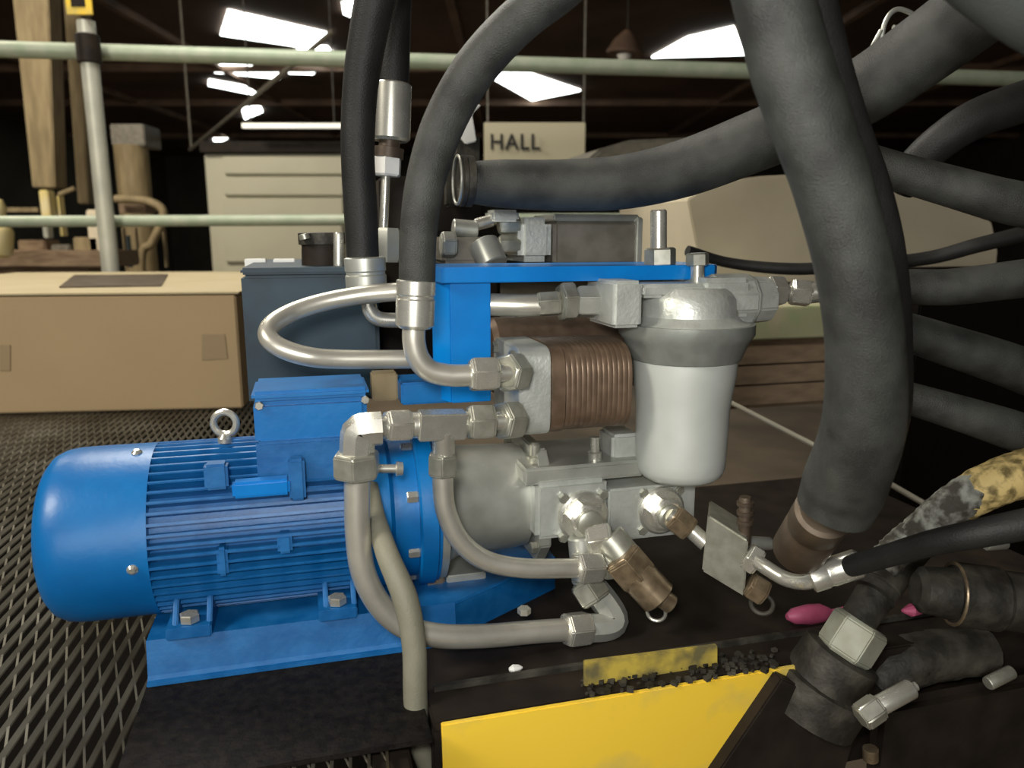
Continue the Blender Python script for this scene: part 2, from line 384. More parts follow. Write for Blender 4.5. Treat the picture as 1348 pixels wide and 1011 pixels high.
# feet
zf = on_y(pt(240, 835, .85), W, 835).z
for (x0, x1) in ((222, 282), (420, 470)):
    for vf in (.855, 1.02):
        g = G(); a, b = pt(x0, 820, .86), pt(x1, 820, .86)
        ua, ub_ = a.dot(U), b.dot(U)
        g.box(U*((ua+ub_)/2)+V*(vf+.012)+W*(zf+.007), ((ub_-ua)/2, .03, .007))
        for uu in (ua+.006, ub_-.006):
            g.prism([U*uu+V*(vf-.012)+W*(zf+.012), U*uu+V*(vf+.04)+W*(zf+.012), U*uu+V*(vf+.04)+W*(zf+.045), U*uu+V*(vf+.02)+W*(zf+.045)], U*.006)
        g.build('foot', BLUEC, mroot, bevel=.0015)
        q = U*((ua+ub_)/2)+V*(vf-.004)+W*(zf+.014)
        G().hexn(q, q+W*.010, .011).build('foot_bolt', STEEL, mroot)
# pressed sheet motor base
xb0, xb1 = pt(190, 870, .83).dot(U), pt(592, 860, .83).dot(U)
br = thing('motor_base', 'long blue pressed-steel base rail under the blue motor', 'base', U*((xb0+xb1)/2)+V*.95+W*ZD)
ub2 = pt(716, 815, .99).dot(U)
top = [U*xb0+V*.845, U*(xb1+.01)+V*.845, U*ub2+V*.94, U*ub2+V*1.05, U*xb0+V*1.05]
G().prism([p+W*(zf-.004) for p in top], W*.004).build('top_plate', BLUEC, br, bevel=.001)
G().prism([U*xb0+V*.845+W*zf, U*xb0+V*.838+W*(ZD+.008), U*xb0+V*.83+W*ZD, U*xb0+V*.834+W*ZD, U*xb0+V*.842+W*(ZD+.008), U*xb0+V*.849+W*(zf-.003)], U*(xb1+.01-xb0)).build('front_wall', BLUEC, br)
G().box(U*((xb0+xb1)/2)+V*.834+W*(ZD+.0022), ((xb1-xb0)/2, .006, .0022)).build('bottom_lip', BLUEC, br, bevel=.0008)
G().box(U*((xb0+ub2)/2)+V*1.048+W*((zf+ZD)/2), ((ub2-xb0)/2, .003, (zf-ZD)/2-.004)).build('back_wall', BLUEC, br)
q0, q1 = U*(xb1+.01)+V*.845, U*ub2+V*.94
G().prism([q0+W*ZD, q1+W*ZD, q1+W*(zf-.004), q0+W*(zf-.004)], V*.003).build('end_wall', BLUEC, br)
p = pz(690, 808, zf); G().hexn(p, p+W*.008, .008).build('bolt', STEEL, br)

# ------------------------------------------------------------------ bell housing and base pump
bv = .95
h0 = on_x(A0, U, 566); hc = pt(566, 668, bv); hc = U*hc.dot(U)+V*bv+W*(A0.z)
def bu(x): return on_x(A0, U, x)
hr = thing('bell_housing', 'grey aluminium bell housing bolted to the blue motor flange', 'housing', bu(620)-W*RM)
RB = RM*.72
G().lathe(bu(566), bu(578), [(0, RM*.97), (.8, RM*.97), (1, RM*.9)], 56).build('flange', ALUM, hr)
G().lathe(bu(578), bu(684), [(0, RM*.80), (.15, RB), (.8, RB*.96), (1, RB*.92)], 48).build('bell', ALUM, hr)
cq = bu(688); fo = [(-.080, -.045), (-.055, -.074), (.055, -.074), (.080, -.045), (.080, .050), (.055, .078), (-.055, .078), (-.080, .050)]
G().prism([cq+V*a+W*b for a, b in fo], U*.016).build('pump_flange', ALUM, hr, bevel=.002)
for a, b in ((-.066, -.05), (-.066, .055), (.066, .055)):
    G().hexn(cq+V*a+W*b-U*.008, cq+V*a+W*b, .008).build('bolt', NUTM, hr)

# foot block under the flange
fr_ = thing('support_foot', 'short blue support block with grey top under the bell housing', 'support', pt(620, 792, .90))
G().fbox(590, 766, 662, 786, .90, .10).build('block', BLUEC, fr_, bevel=.002)
G().fbox(588, 756, 640, 767, .90, .09).build('pad', ALUM, fr_, bevel=.002)
G().fbox(560, 752, 586, 778, .90, .05).build('spacer', BRONZE, fr_, bevel=.003)

# main pump / manifold
mv = .858
mr = thing('pump_manifold', 'silver cast aluminium pump block with two hydraulic ports below the filter', 'pump', pt(790, 745, mv+.05))
G().fbox(706, 634, 800, 708, mv, .16).build('pump_body', ALU, mr, bevel=.006)
G().fbox(801, 640, 915, 708, mv-.004, .15).build('valve_block', ALU, mr, bevel=.003)
G().fbox(690, 612, 850, 634, mv+.01, .13).build('top_cover', ALUM, mr, bevel=.004)
G().fbox(806, 572, 842, 628, mv+.03, .05).build('lug', ALU, mr, bevel=.004)
p = pt(783, 606, mv+.05); G().lathe(pt(783, 612, mv+.03), pt(783, 575, mv+.03), [(0, .009), (.45, .009), (.5, .006), (1, .006)], 14).build('stud', STEEL, mr)
p = pt(704, 590, mv+.03); G().lathe(pt(704, 612, mv+.04), pt(704, 582, mv+.04), [(0, .010), (.4, .011), (.45, .007), (.9, .007), (1, .004)], 14).build('plug', NUTM, mr)
for x0, x1 in ((690, 728), (728, 760)):
    pass
# port fittings, axis toward the viewer
def port(x, y, r1, name, root, m=STEEL, vv=mv):
    p = pt(x, y, vv); r = rp(r1, p)
    fl_ = G().lathe(p+V*.002, p-V*.010, [(0, r), (.8, r), (1, r*.9)], 28).build(name, m, root)
    G().hexn(p-V*.008, p-V*.026, r*.72, .2).build('hex', m, fl_)
    G().lathe(p-V*.024, p-V*.034, [(0, r*.5), (.8, r*.5), (1, r*.4)], 20).build('stub', NUTM, fl_)
    for k in range(4):
        a_ = PI/4+k*PI/2; q = p+U*math.cos(a_)*r*1.12+W*math.sin(a_)*r*1.12
        G().hexn(q, q-V*.008, r*.2).build('bolt', NUTM, fl_)
port(766, 678, 34, 'suction_port', mr)
port(868, 670, 32, 'pressure_port', mr)
# brown pump on top
pv = .80; 
g1 = pt(735, 505, .875); 
pr = thing('gear_pump', 'brown bodied gear pump with silver end plate left of the filter', 'pump', pt(765, 590, .875))
def sup(p0, p1, hw, hh, n=40, e=3.2, prof=((0, .97), (.03, 1), (.97, 1), (1, .97))):
    g = G(); vs = []; fs = []
    for t, sc in prof:
        c_ = p0.lerp(p1, t)
        for i in range(n):
            a_ = 2*PI*i/n; cx, sx_ = math.cos(a_), math.sin(a_)
            vs.append(c_+V*(math.copysign(abs(cx)**(2/e), cx)*hw*sc)+W*(math.copysign(abs(sx_)**(2/e), sx_)*hh*sc))
    m_ = len(prof)
    for j in range(m_-1):
        for i in range(n): k = (i+1) % n; fs.append((j*n+i, j*n+k, (j+1)*n+k, (j+1)*n+i))
    fs.append(tuple(range(n))); fs.append(tuple(range((m_-1)*n, m_*n)))
    return g.add(vs, fs)
pc = pt(735, 510, .885); zt = pt(735, 456, .82).z; zb = pt(735, 577, .82).z
pc = U*pc.dot(U)+V*.885+W*((zt+zb)/2); hh = (zt-zb)/2
def px_(x, base=pc, front=.82):     # u of a pixel column on the pump's front face, at the pump axis
    q = pt(x, 510, front); return U*q.dot(U)+V*.885+W*pc.z
sup(px_(684), px_(727), .062, hh*.98, e=7).build('end_plate', ALU, pr, bevel=.002)
sup(px_(727), px_(745), .066, hh*1.0, e=4).build('joint_ring', COPPER, pr)
nb = 13; prof = []
for k in range(nb):
    t0 = k/nb; prof += [(t0+.004, .994), (t0+.2/nb, 1), (t0+.8/nb, 1)]
prof += [(1, .96)]
sup(px_(746), px_(834), .064, hh*.99, e=3.6, prof=prof).build('pump_body', COPPER, pr)
for (dz, dv) in ((.75, -.8), (-.75, -.8), (.75, .8), (-.75, .8)):
    q = px_(684)+V*(.052*dv)+W*(hh*dz); G().hexn(q-U*.006, q+U*.004, .008).build('bolt', NUTM, pr)
# dark brown rear pump body seen above it
zq = pt(740, 432, .98)
rp_ = thing('brown_cylinder', 'dark brown pump body lying behind the silver end plate', 'pump', pt(740, 475, .98))
q0, q1 = pt(642, 468, 1.0), pt(838, 460, 1.0); q1 = U*q1.dot(U)+V*1.0+W*q0.z
G().lathe(q0, q1, [(0, .045), (.03, .052), (.97, .052), (1, .045)], 32).build('body', COPPER, rp_)

# ------------------------------------------------------------------ blue bracket
brk = thing('blue_bracket', 'bright blue folded steel bracket holding the filter over the pumps', 'bracket', pt(610, 516, .90))
B0 = .885
ul, ur = pt(580, 430, B0).dot(U), pt(646, 430, B0).dot(U)
zt2 = pt(610, 352, B0).z; zl = pt(610, 530, B0).z
def rot_panel(): pass
G().box(U*((ul+ur)/2+.006)+V*(B0+.003)+W*((zt2+zl)/2), ((ur-ul)/2-.006, .003, (zt2-zl)/2)).build('upright', BLUEB, brk, bevel=.001)
G().prism([U*(ul+.012)+V*B0+W*zl, U*(ul+.012)+V*B0+W*zt2, U*(ul-.006)+V*(B0+.02)+W*(zt2-.002), U*(ul-.006)+V*(B0+.02)+W*(zl+.004)], V*.005).build('side_flange', BLUEB, brk, bevel=.001)
e = pt(946, 358, B0); zp = pt(760, 350, B0).z
zp0 = zp
G().prism([U*(ul)+V*(B0-.02), U*(e.dot(U)-.01)+V*(B0-.02), U*e.dot(U)+V*(B0-.006), U*(e.dot(U))+V*(B0+.14), U*(ul)+V*(B0+.14), U*(ul-.012)+V*(B0+.02)] if False else
          [p+W*zp for p in (U*ul+V*(B0-.01), U*(e.dot(U)-.012)+V*(B0-.01), U*e.dot(U)+V*(B0+.004), U*e.dot(U)+V*(B0+.12), U*(ul-.02)+V*(B0+.12))], W*-.018).build('shelf', BLUEB, brk, bevel=.0012)
G().fbox(592, 505, 640, 528, B0+.012, .06).build('tab', BLUE, brk, bevel=.001)
# foot plate in the shade under the bracket
G().fbox(528, 503, 592, 532, B0+.012, .06).build('foot_plate', BLUE, brk, bevel=.002)
t_ = G().fbox(490, 492, 524, 528, .93, .03).build('tan_block', TAN, bevel=.002); tag(t_, 'small tan block behind the right end of the terminal box', 'block')

# ------------------------------------------------------------------ filter
fv = .86
fc = pt(903, 430, fv); fr2 = thing('pressure_filter', 'large silver pressure filter with smooth tapered bowl under the blue bracket', 'filter', on_y(fc, W, 634))
def fz(y, x=903): return on_y(pt(x, 430, fv), W, y)
def zr(y): return fz(y)
top_ = fz(472); bot = fz(626)
Lb = (bot-top_).length
def fr(y): return (fz(y)-top_).length/Lb
pf = [(fr(472), 69), (fr(490), 68), (fr(515), 64.5), (fr(535), 62), (fr(560), 61.5), (fr(600), 60.5), (fr(612), 59.5), (fr(620), 56), (1, 48)]
G().lathe(top_, bot, [(t, rp(r, fc)) for t, r in pf], 64).build('filter_bowl', ALUB, fr2, ang=50)
G().lathe(fz(424), fz(473), [(0, rp(88, fc)), (.28, rp(88, fc)), (.45, rp(82, fc)), (.95, rp(72, fc)), (1, rp(67, fc))], 64).build('collar', COLL, fr2, ang=40)
G().lathe(fz(378), fz(426), [(0, rp(48, fc)), (.12, rp(56, fc)), (.3, rp(62, fc)), (.75, rp(64, fc)), (.9, rp(72, fc)), (1, rp(88, fc))], 56).build('head_dome', ALU, fr2)
G().fbox(808, 370, 846, 432, fv-.045, .09).build('inlet_lug', ALU, fr2, bevel=.004)
G().fbox(846, 374, 930, 392, fv-.03, .09).build('head_top', ALU, fr2, bevel=.004)
a, b = pt(934, 396, fv), pt(1010, 392, fv); b = U*b.dot(U)+V*fv+W*a.z
G().lathe(a, b, [(0, .034), (.62, .034), (.66, .031), (1, .029)], 10, .3).build('outlet_lug', ALU, fr2, bevel=.002)
G().fbox(926, 366, 990, 424, fv-.03, .07).build('outlet_body', ALU, fr2, bevel=.006)
p = pt(962, 414, fv-.03); G().lathe(p-V*.003, p+V*.004, [(0, .009), (1, .010)], 16).build('vent_plug', NUTM, fr2)
# studs through the bracket
s1 = thing('tall_stud', 'tall silver stud with nut standing on the blue bracket', 'stud', pt(867, 352, .90))
G().lathe(pt(867, 350, .90), pt(867, 276, .90), [(0, rp(11, fc)), (.97, rp(11, fc)), (1, rp(9, fc))], 20).build('rod', STEEL, s1)
G().hexn(pt(869, 350, .90), pt(869, 326, .90), rp(21, fc)).build('nut', NUTM, s1)
s2 = thing('short_stud', 'short silver bolt through the right end of the blue bracket', 'stud', pt(918, 350, .885))
G().lathe(pt(918, 386, .865), pt(918, 338, .865), [(0, rp(9, fc)), (.97, rp(9, fc)), (1, rp(7, fc))], 18).build('rod', STEEL, s2)
G().hexn(pt(918, 350, .868), pt(918, 333, .868), rp(15, fc)).build('nut', NUTM, s2)

# ------------------------------------------------------------------ pipework helpers
def pipe(name, label, pts, rpx, fittings=(), m=TUBE, cat='pipe', n=20, group=None):
    """fittings: (kind, (px,py,v), (px,py,v), radius px, part name, material)"""
    ps = P(*pts); r = rp(rpx, ps[len(ps)//2])
    root = thing(name, label, cat, ps[-1], group)
    G().tube(ps, r, n).build('tube', m, root)
    for k, a, b, rr, nm, mm in fittings:
        a, b = pt(*a), pt(*b); rr = rp(rr, a)
        g = G()
        if k == 'hex': g.hexn(a, b, rr)
        elif k == 'cyl': g.cyl(a, b, rr)
        elif k == 'box':
            d = (b-a); L = d.length; d.normalize(); s_ = d.cross(V).normalized(); g.box((a+b)/2, (L/2, rr, rr), (d, V, s_))
        g.build(nm, mm, root, bevel=.0012 if k != 'cyl' else 0)
    return root
# filter inlet line
pipe('filter_inlet_pipe', 'short silver pipe with hex nuts entering the filter head from the left',
     [(646, 401, .90), (680, 402, .89), (710, 402, .885)], 15,
     [('hex', (706, 401, .885), (738, 399, .88), 17, 'nut', NUTM), ('hex', (736, 398, .88), (756, 397, .88), 27, 'lock_nut', NUTM),
      ('hex', (758, 397, .88), (806, 397, .87), 22, 'adapter', ALUM), ('cyl', (800, 397, .87), (812, 397, .865), 12, 'spigot', STEEL)])
# outlet fittings right of filter
pipe('filter_outlet_fitting', 'zinc elbow fitting leaving the filter head towards the big hose',
     [(1005, 384, .86), (1040, 386, .86), (1092, 388, .84)], 11,
     [('hex', (1008, 383, .86), (1030, 384, .86), 21, 'nut', STEEL), ('hex', (1040, 384, .86), (1068, 387, .85), 18, 'swivel_nut', STEEL),
      ('cyl', (1064, 386, .85), (1094, 382, .84), 14, 'ferrule', STEEL)], m=STEEL, cat='fitting')

# upper pump pipe from hose 3
def hose(name, label, pts, rpx, m=HOSE, ferr=None, cat='hose', rough=0, n=28, sleeve='ferrule', rim=None):
    ps = P(*pts); rs = [rp(r, p) for r, p in zip(rpx if isinstance(rpx, (list, tuple)) else [rpx]*len(ps), ps)]
    root = thing(name, label, cat, ps[-1])
    G().tube(ps, rs, n, 10, rough=rough).build('jacket', m, root)
    if rim:
        a = pt(*rim[0]); G().ring(a, ps[1]-ps[0], rp(rim[1], a), rp(2, a), 36, 8).build('end_rim', ALUM, root)
    if ferr:
        for a, b, rr, mm in ferr:
            a, b = pt(*a), pt(*b); rr = rp(rr, a)
            G().lathe(a, b, [(-.0, rr*.85), (.03, rr), (.30, rr), (.33, rr*.95), (.38, rr*.95), (.41, rr), (.93, rr), (1, rr*.80)], 32).build(sleeve, mm, root)
    return root
HV = .80
hose('hydraulic_hose', 'thick black fabric-covered hose arching up from the bright ferrule beside the blue bracket',
     [(790, -60, .70), (738, -15, .72), (678, 32, .75), (622, 95, .78), (582, 168, HV), (560, 240, HV), (551, 305, HV), (549, 374, HV)], [29, 29, 29, 29, 28, 26, 24.5, 24],
     ferr=[((548, 368, HV), (546, 432, HV), 26, STEEL)])
pipe('pump_pipe', 'bright steel elbow pipe from the hose ferrule to the upper pump port',
     [(545, 425, HV), (545, 450, HV), (551, 472, HV), (566, 488, HV), (592, 494, HV), (620, 494, HV)], 15,
     [('hex', (618, 493, HV), (656, 492, HV), 24, 'nut', STEEL), ('cyl', (654, 491, HV), (672, 491, HV), 12, 'collar', STEEL), ('hex', (664, 491, HV), (684, 490, .815), 27, 'adapter', NUTM)])
# hose 1
hose('hydraulic_hose', 'thick black hose hanging vertically at left behind the curved hose',
     [(515, -60, .97), (497, -10, .98), (484, 50, .99), (474, 120, 1.0), (471, 200, 1.0), (475, 280, 1.0), (478, 345, 1.0)], [27, 27, 25, 23, 22, 22, 21],
     m=HOSE2, ferr=[((480, 338, 1.0), (484, 398, 1.0), 27, ALUM)])
pipe('hooked_pipe', 'short steel tail pipe hooked below the vertical hose',
     [(484, 392, 1.0), (488, 410, 1.0), (500, 420, 1.0), (528, 422, 1.0)], 10, m=STEEL)
# hose 2
h2 = thing('slim_pressure_hose', 'brown-black hose with long silver ferrule and white nut between two thick hoses', 'hose', pt(505, 320, 1.1))
G().tube(P((524, -60, 1.1), (520, 0, 1.1), (518, 60, 1.1), (517, 116, 1.1)), rp(22, pt(517, 60, 1.1)), 24).build('jacket', HOSE2, h2)
p = pt(516, 110, 1.1)
G().lathe(p, pt(514, 186, 1.1), [(0, rp(24, p)), (.03, rp(26, p)), (.95, rp(26, p)), (1, rp(22, p))], 32).build('ferrule', STEEL, h2)
G().lathe(pt(513, 184, 1.1), pt(511, 208, 1.1), [(0, rp(14, p)), (.4, rp(14, p)), (.45, rp(20, p)), (1, rp(20, p))], 24).build('collar', RUST, h2)
G().hexn(pt(510, 206, 1.1), pt(509, 232, 1.1), rp(20, p)).build('nut', WHITE, h2)
G().cyl(pt(508, 230, 1.1), pt(504, 322, 1.1), rp(6, p)).build('stem', STEEL, h2)
G().hexn(pt(512, 300, 1.1), pt(512, 345, 1.1), rp(17, p)).build('adapter', ALUM, h2)
# U bend
pipe('u_bend_pipe', 'bright steel pipe bent into a wide U left of the bracket',
     [(524, 384, .93), (480, 388, .94), (430, 397, .94), (388, 410, .93), (360, 426, .91), (353, 442, .895), (368, 457, .885), (404, 469, .88), (450, 473, .885), (548, 473, .89)], 13)
# lower pump tee assembly
TV = .805
ep = thing('tee_manifold', 'row of zinc elbow and tee fittings in front of the blue motor flange', 'fitting', pt(585, 625, TV))
def fit(root, kind, a, b, rr, nm, mm):
    a, b = pt(*a), pt(*b); rr = rp(rr, a); g = G()
    if kind == 'hex': g.hexn(a, b, rr)
    elif kind == 'cyl': g.cyl(a, b, rr)
    else:
        d = (b-a); L = d.length; d.normalize(); s_ = d.cross(V).normalized(); g.box((a+b)/2, (L/2, rr, rr), (d, V, s_))
    return g.build(nm, mm, root, bevel=.0015 if kind != 'cyl' else 0)
G().tube(P((502, 564, .78), (478, 566, .78), (471, 573, .78), (470, 602, .78)), rp(23, pt(470, 573, .78)), 8, 3).build('elbow_body', STEEL, ep, bevel=.003)
fit(ep, 'cyl', (494, 563, .78), (512, 562, .785), 15, 'collar', STEEL)
fit(ep, 'hex', (506, 561, .785), (541, 560, .79), 23, 'nut', STEEL)
fit(ep, 'cyl', (538, 560, .79), (616, 557, TV), 17, 'tee_run', STEEL)
fit(ep, 'box', (550, 560, .79), (612, 558, TV), 18, 'tee_block', STEEL)
fit(ep, 'cyl', (584, 566, .795), (584, 602, .80), 15, 'tee_branch', STEEL)
fit(ep, 'hex', (615, 556, TV), (651, 555, TV), 25, 'nut', NUTM)
fit(ep, 'cyl', (648, 555, TV), (664, 554, TV), 13, 'collar', STEEL)
fit(ep, 'hex', (658, 554, TV), (682, 553, .815), 27, 'adapter', NUTM)
pipe('return_pipe', 'long steel pipe dropping from the elbow then running right along the base rail',
     [(470, 596, .78), (470, 650, .78), (471, 700, .78), (478, 752, .78), (500, 796, .78), (534, 825, .78), (580, 837, .78), (640, 837, .785), (700, 832, .79), (745, 829, .795)], 16,
     [('hex', (469, 595, .78), (470, 629, .78), 32, 'nut', NUTM), ('hex', (743, 830, .795), (776, 826, .80), 23, 'nut', STEEL)])
pipe('return_pipe', 'short steel pipe curving down from the tee to the lower port',
     [(583, 596, .80), (583, 640, .80), (588, 676, .80), (606, 712, .80), (640, 738, .80), (690, 748, .80), (760, 748, .805)], 13.5,
     [('hex', (583, 596, .80), (583, 626, .80), 21, 'nut', NUTM), ('hex', (757, 748, .805), (790, 746, .81), 22, 'nut', STEEL), ('hex', (790, 746, .81), (826, 742, .82), 19, 'adapter', NUTM)])
s_ = thing('grease_nipple', 'small bright pin sticking out beside the grey nut', 'nipple', pt(515, 620, .84))
G().lathe(pt(492, 617, .83), pt(530, 617, .83), [(0, rp(6, pt(500, 617, .83))), (.75, rp(6, pt(500, 617, .83))), (.78, rp(10, pt(500, 617, .83))), (1, rp(9, pt(500, 617, .83)))], 14).build('pin', STEEL, s_)
# elbow at the end of left return pipe
eb = thing('elbow_fitting', 'zinc elbow fitting joining the left return pipe to the pump block', 'fitting', pt(800, 840, .805))
G().tube(P((772, 827, .80), (800, 824, .80), (808, 812, .805), (786, 780, .82), (764, 762, .83)), rp(19, pt(800, 820, .8)), 8, 4).build('elbow_body', ALUM, eb, bevel=.002)
fit(eb, 'hex', (786, 792, .81), (768, 764, .825), 24, 'nut', NUTM)
fit(eb, 'cyl', (770, 768, .825), (764, 706, .835), 17, 'riser', ALUM)
# diagonal fitting with bronze diagnostic coupling
dc = thing('diagnostic_coupling', 'bronze test coupling with dangling chain loop below the pump block', 'coupling', pt(860, 800, .80))
fit(dc, 'hex', (772, 712, .83), (806, 706, .82), 22, 'swivel_nut', STEEL)
fit(dc, 'cyl', (800, 706, .82), (832, 744, .80), 22, 'body', NUTM)
fit(dc, 'hex', (815, 730, .80), (842, 762, .79), 30, 'adapter', BRONZE)
fit(dc, 'cyl', (836, 754, .79), (868, 788, .775), 25, 'cap', BRONZE)
fit(dc, 'cyl', (864, 782, .775), (884, 796, .77), 13, 'tip', BRONZE)
q = pt(864, 806, .775); G().ring(q, V+U*.6, rp(12, q), rp(2.4, q), 20, 8).build('chain_loop', STEEL, dc)

# right port line to small manifold
pipe('angled_link_pipe', 'short dark pipe sloping down from the right port to the small block',
     [(880, 676, .83), (905, 694, .82), (930, 716, .80)], 11, [('hex', (884, 678, .83), (908, 698, .82), 19, 'nut', BRONZE)], m=STEEL)
sm = thing('ported_steel_block', 'small flat grey steel block with ports to the right of the filter', 'block', pt(955, 790, .76))
poly = P((932, 678, .78), (985, 712, .74), (980, 786, .74), (924, 752, .78))
G().prism(poly, (V*.05+U*.03)).build('body', NUTM, sm, bevel=.002)
q = pt(984, 700, .75)
fit(sm, 'cyl', (980, 716, .76), (981, 654, .76), 8, 'stud', RUST)
for yy in (660, 672, 684): fit(sm, 'cyl', (981, yy, .76), (981, yy+5, .76), 11, 'thread', RUST)
fit(sm, 'cyl', (975, 714, .78), (1014, 716, .78), 9, 'pin', ALUM)
fit(sm, 'hex', (982, 730, .74), (1000, 742, .73), 20, 'port_nut', STEEL)
fit(sm, 'hex', (985, 768, .74), (1008, 782, .73), 19, 'port_nut', BRONZE)
q = pt(1003, 795, .73); G().ring(q, V+U*.8, rp(14, q), rp(3, q), 20, 8).build('retaining_ring', DARKD, sm)
hose('thin_service_hose', 'thin black hose running right from the shiny bent tail pipe',
     [(1110, 748, .64), (1170, 731, .60), (1230, 714, .56), (1290, 702, .53), (1380, 684, .50)], [14, 15, 17, 19, 21], m=HOSE2, ferr=[((1066, 762, .655), (1134, 740, .635), 19, STEEL)])
pipe('bent_tail_pipe', 'shiny bent steel tail between the ported block and thin black hose',
     [(992, 736, .73), (1010, 748, .71), (1034, 762, .69), (1060, 766, .665), (1084, 757, .65)], 10, m=STEEL)
# grey green sleeve cable
hose('grey_sleeved_cable', 'grey-green cable sleeve hanging in front of the motor flange',
     [(486, 640, .84), (494, 680, .81), (510, 730, .765), (534, 790, .74), (545, 850, .73), (547, 920, .725), (552, 975, .72), (572, 1030, .715), (590, 1080, .71)], [12, 13, 15, 17, 16, 16, 15, 12, 11], m=CABLE, cat='cable')

# ------------------------------------------------------------------ horizontal and foreground hoses
hose('hydraulic_hose', 'thick black hose running level behind the filter to the upper right',
     [(612, 240, .98), (660, 242, .98), (740, 244, .97), (820, 240, .95), (900, 222, .92), (980, 192, .88), (1060, 158, .84), (1140, 118, .80), (1215, 66, .76), (1290, 10, .72), (1380, -60, .68)],
     [26, 31, 33, 35, 37, 39, 41, 44, 47, 50, 54], ferr=[((606, 238, .98), (622, 239, .98), 33, DARKD)], sleeve='collar', rim=((602, 237, .98), 31))
hose('hydraulic_hose', 'largest dark grey fabric-covered hose curving down across the foreground',
     [(1000, -70, .50), (1018, 0, .50), (1042, 90, .50), (1070, 170, .50), (1094, 240, .50), (1121, 340, .50), (1138, 450, .51), (1136, 560, .53), (1112, 636, .56), (1098, 670, .57)],
     [50, 51, 52, 51, 49, 48, 49, 52, 53, 48], ferr=[((1086, 672, .60), (1050, 726, .67), 38, RUST)])
hose('hydraulic_hose', 'dark hose running close behind the giant front hose',
     [(1046, -70, .58), (1066, 0, .58), (1090, 100, .58), (1114, 180, .58), (1138, 250, .58), (1158, 340, .58), (1166, 450, .60), (1158, 560, .62), (1112, 650, .66)], [32, 32, 32, 32, 32, 32, 32, 34, 40], m=HOSE2)
hose('hydraulic_hose', 'pale grey worn hose crossing the top right corner',
     [(1240, -95, .42), (1310, -35, .42), (1380, 10, .42), (1450, 44, .42)], [54, 56, 58, 60], m=HOSE3)
hose('hydraulic_hose', 'black hose descending gently right below the top right arch',
     [(1120, 205, .80), (1180, 225, .78), (1250, 245, .75), (1320, 264, .72), (1400, 280, .70)], [22, 24, 26, 28, 30], m=HOSE)
hose('hydraulic_hose', 'thin black hose arching up to the right edge',
     [(1182, 250, .95), (1204, 218, .93), (1244, 182, .90), (1295, 152, .88), (1385, 122, .86)], [20, 22, 24, 26, 28], m=HOSE2)
hose('hydraulic_hose', 'black hose running level at mid height of the right edge',
     [(1120, 384, .80), (1190, 378, .78), (1250, 378, .76), (1320, 370, .74), (1400, 360, .72)], [22, 23, 24, 25, 26], m=HOSE)
hose('hydraulic_hose', 'black hose sloping down right under the level one',
     [(1120, 420, .86), (1190, 436, .84), (1250, 455, .82), (1320, 478, .80), (1400, 508, .78)], [24, 25, 27, 29, 31], m=HOSE)
hose('hydraulic_hose', 'dark grey hose sloping down right at the height of the pump block',
     [(1120, 500, .74), (1190, 522, .72), (1250, 540, .70), (1320, 562, .68), (1400, 590, .66)], [20, 21, 23, 26, 28], m=HOSE)
hose('thin_black_cable', 'thin black cable sagging across the beige cover',
     [(905, 330, 1.3), (960, 346, 1.3), (1040, 354, 1.25), (1120, 350, 1.2), (1220, 340, 1.15), (1290, 322, 1.1), (1380, 300, 1.05)], [7, 7, 8, 8, 9, 10, 11], m=HOSE2, cat='cable')
hose('yellow_stained_hose', 'hose in a dirty yellow and brown sleeve at the right edge',
     [(1180, 735, .72), (1212, 700, .70), (1250, 668, .68), (1300, 640, .66), (1400, 606, .64)], [20, 22, 25, 27, 29], m=CLOTH, rough=.03)
yp = P((1262, 662, .677), (1300, 640, .66), (1350, 622, .65), (1400, 606, .64))
G().tube(yp, [rp(r_q, yp[0]) for r_q in (26.5, 29, 30, 31)], 24, 8, rough=.03).build('yellow_wrap', CAMO, bpy.data.objects['yellow_stained_hose'])
hose('dark_adapter_hose', 'black hose rising from the big hex nut towards the stained sleeve',
     [(1120, 830, .70), (1146, 792, .71), (1170, 756, .72), (1200, 720, .72), (1222, 698, .72)], [22, 24, 25, 25, 24], m=DARKD, ferr=[((1150, 784, .71), (1172, 752, .72), 27, DARKD)])
# wrapped sleeve
sl = G().tube(P((1160, 745, .715), (1190, 716, .71), (1225, 688, .70), (1252, 664, .68)), [rp(24, pt(1190, 716, .645))]*4, 20, 12, rough=.07).build('torn_wrap', CLOTH)
tag(sl, 'torn grey wrapping around the stained hose near the thin hose', 'wrapping')

# ------------------------------------------------------------------ right lower valve group
vb = thing('large_hex_fitting', 'worn grey fitting with large hex nut behind the yellow panel corner', 'fitting', pt(1090, 960, .70))
fit(vb, 'hex', (1108, 862, .67), (1136, 818, .67), 37, 'hex_nut', GREYN)
fit(vb, 'cyl', (1082, 898, .68), (1110, 858, .675), 50, 'collar', DARKD)
fit(vb, 'cyl', (1060, 935, .69), (1086, 893, .685), 64, 'flange', DARKD)
vc = thing('dark_brown_cover', 'dark brown steel cover plate overlapping the yellow panel at the bottom', 'cover', pt(1050, 1040, .66))
G().prism(P((1030, 893, .665), (1135, 940, .665), (1100, 1060, .665), (930, 1040, .665)), V*.02).build('plate', RUST if False else DARK, vc, bevel=.002)
hb = thing('hex_head_bolt', 'bright hex head bolt in front of the dark right-hand fittings', 'bolt', pt(1165, 940, .60))
fit(hb, 'hex', (1132, 946, .60), (1158, 928, .60), 19, 'head', NUTM)
fit(hb, 'cyl', (1154, 931, .60), (1200, 906, .60), 13, 'shank', STEEL)
fit(hb, 'cyl', (1198, 907, .60), (1206, 903, .60), 6, 'tip', STEEL)
vd = thing('ribbed_valve_body', 'dark cast valve body lying below the stained hose', 'valve', pt(1230, 900, .68))
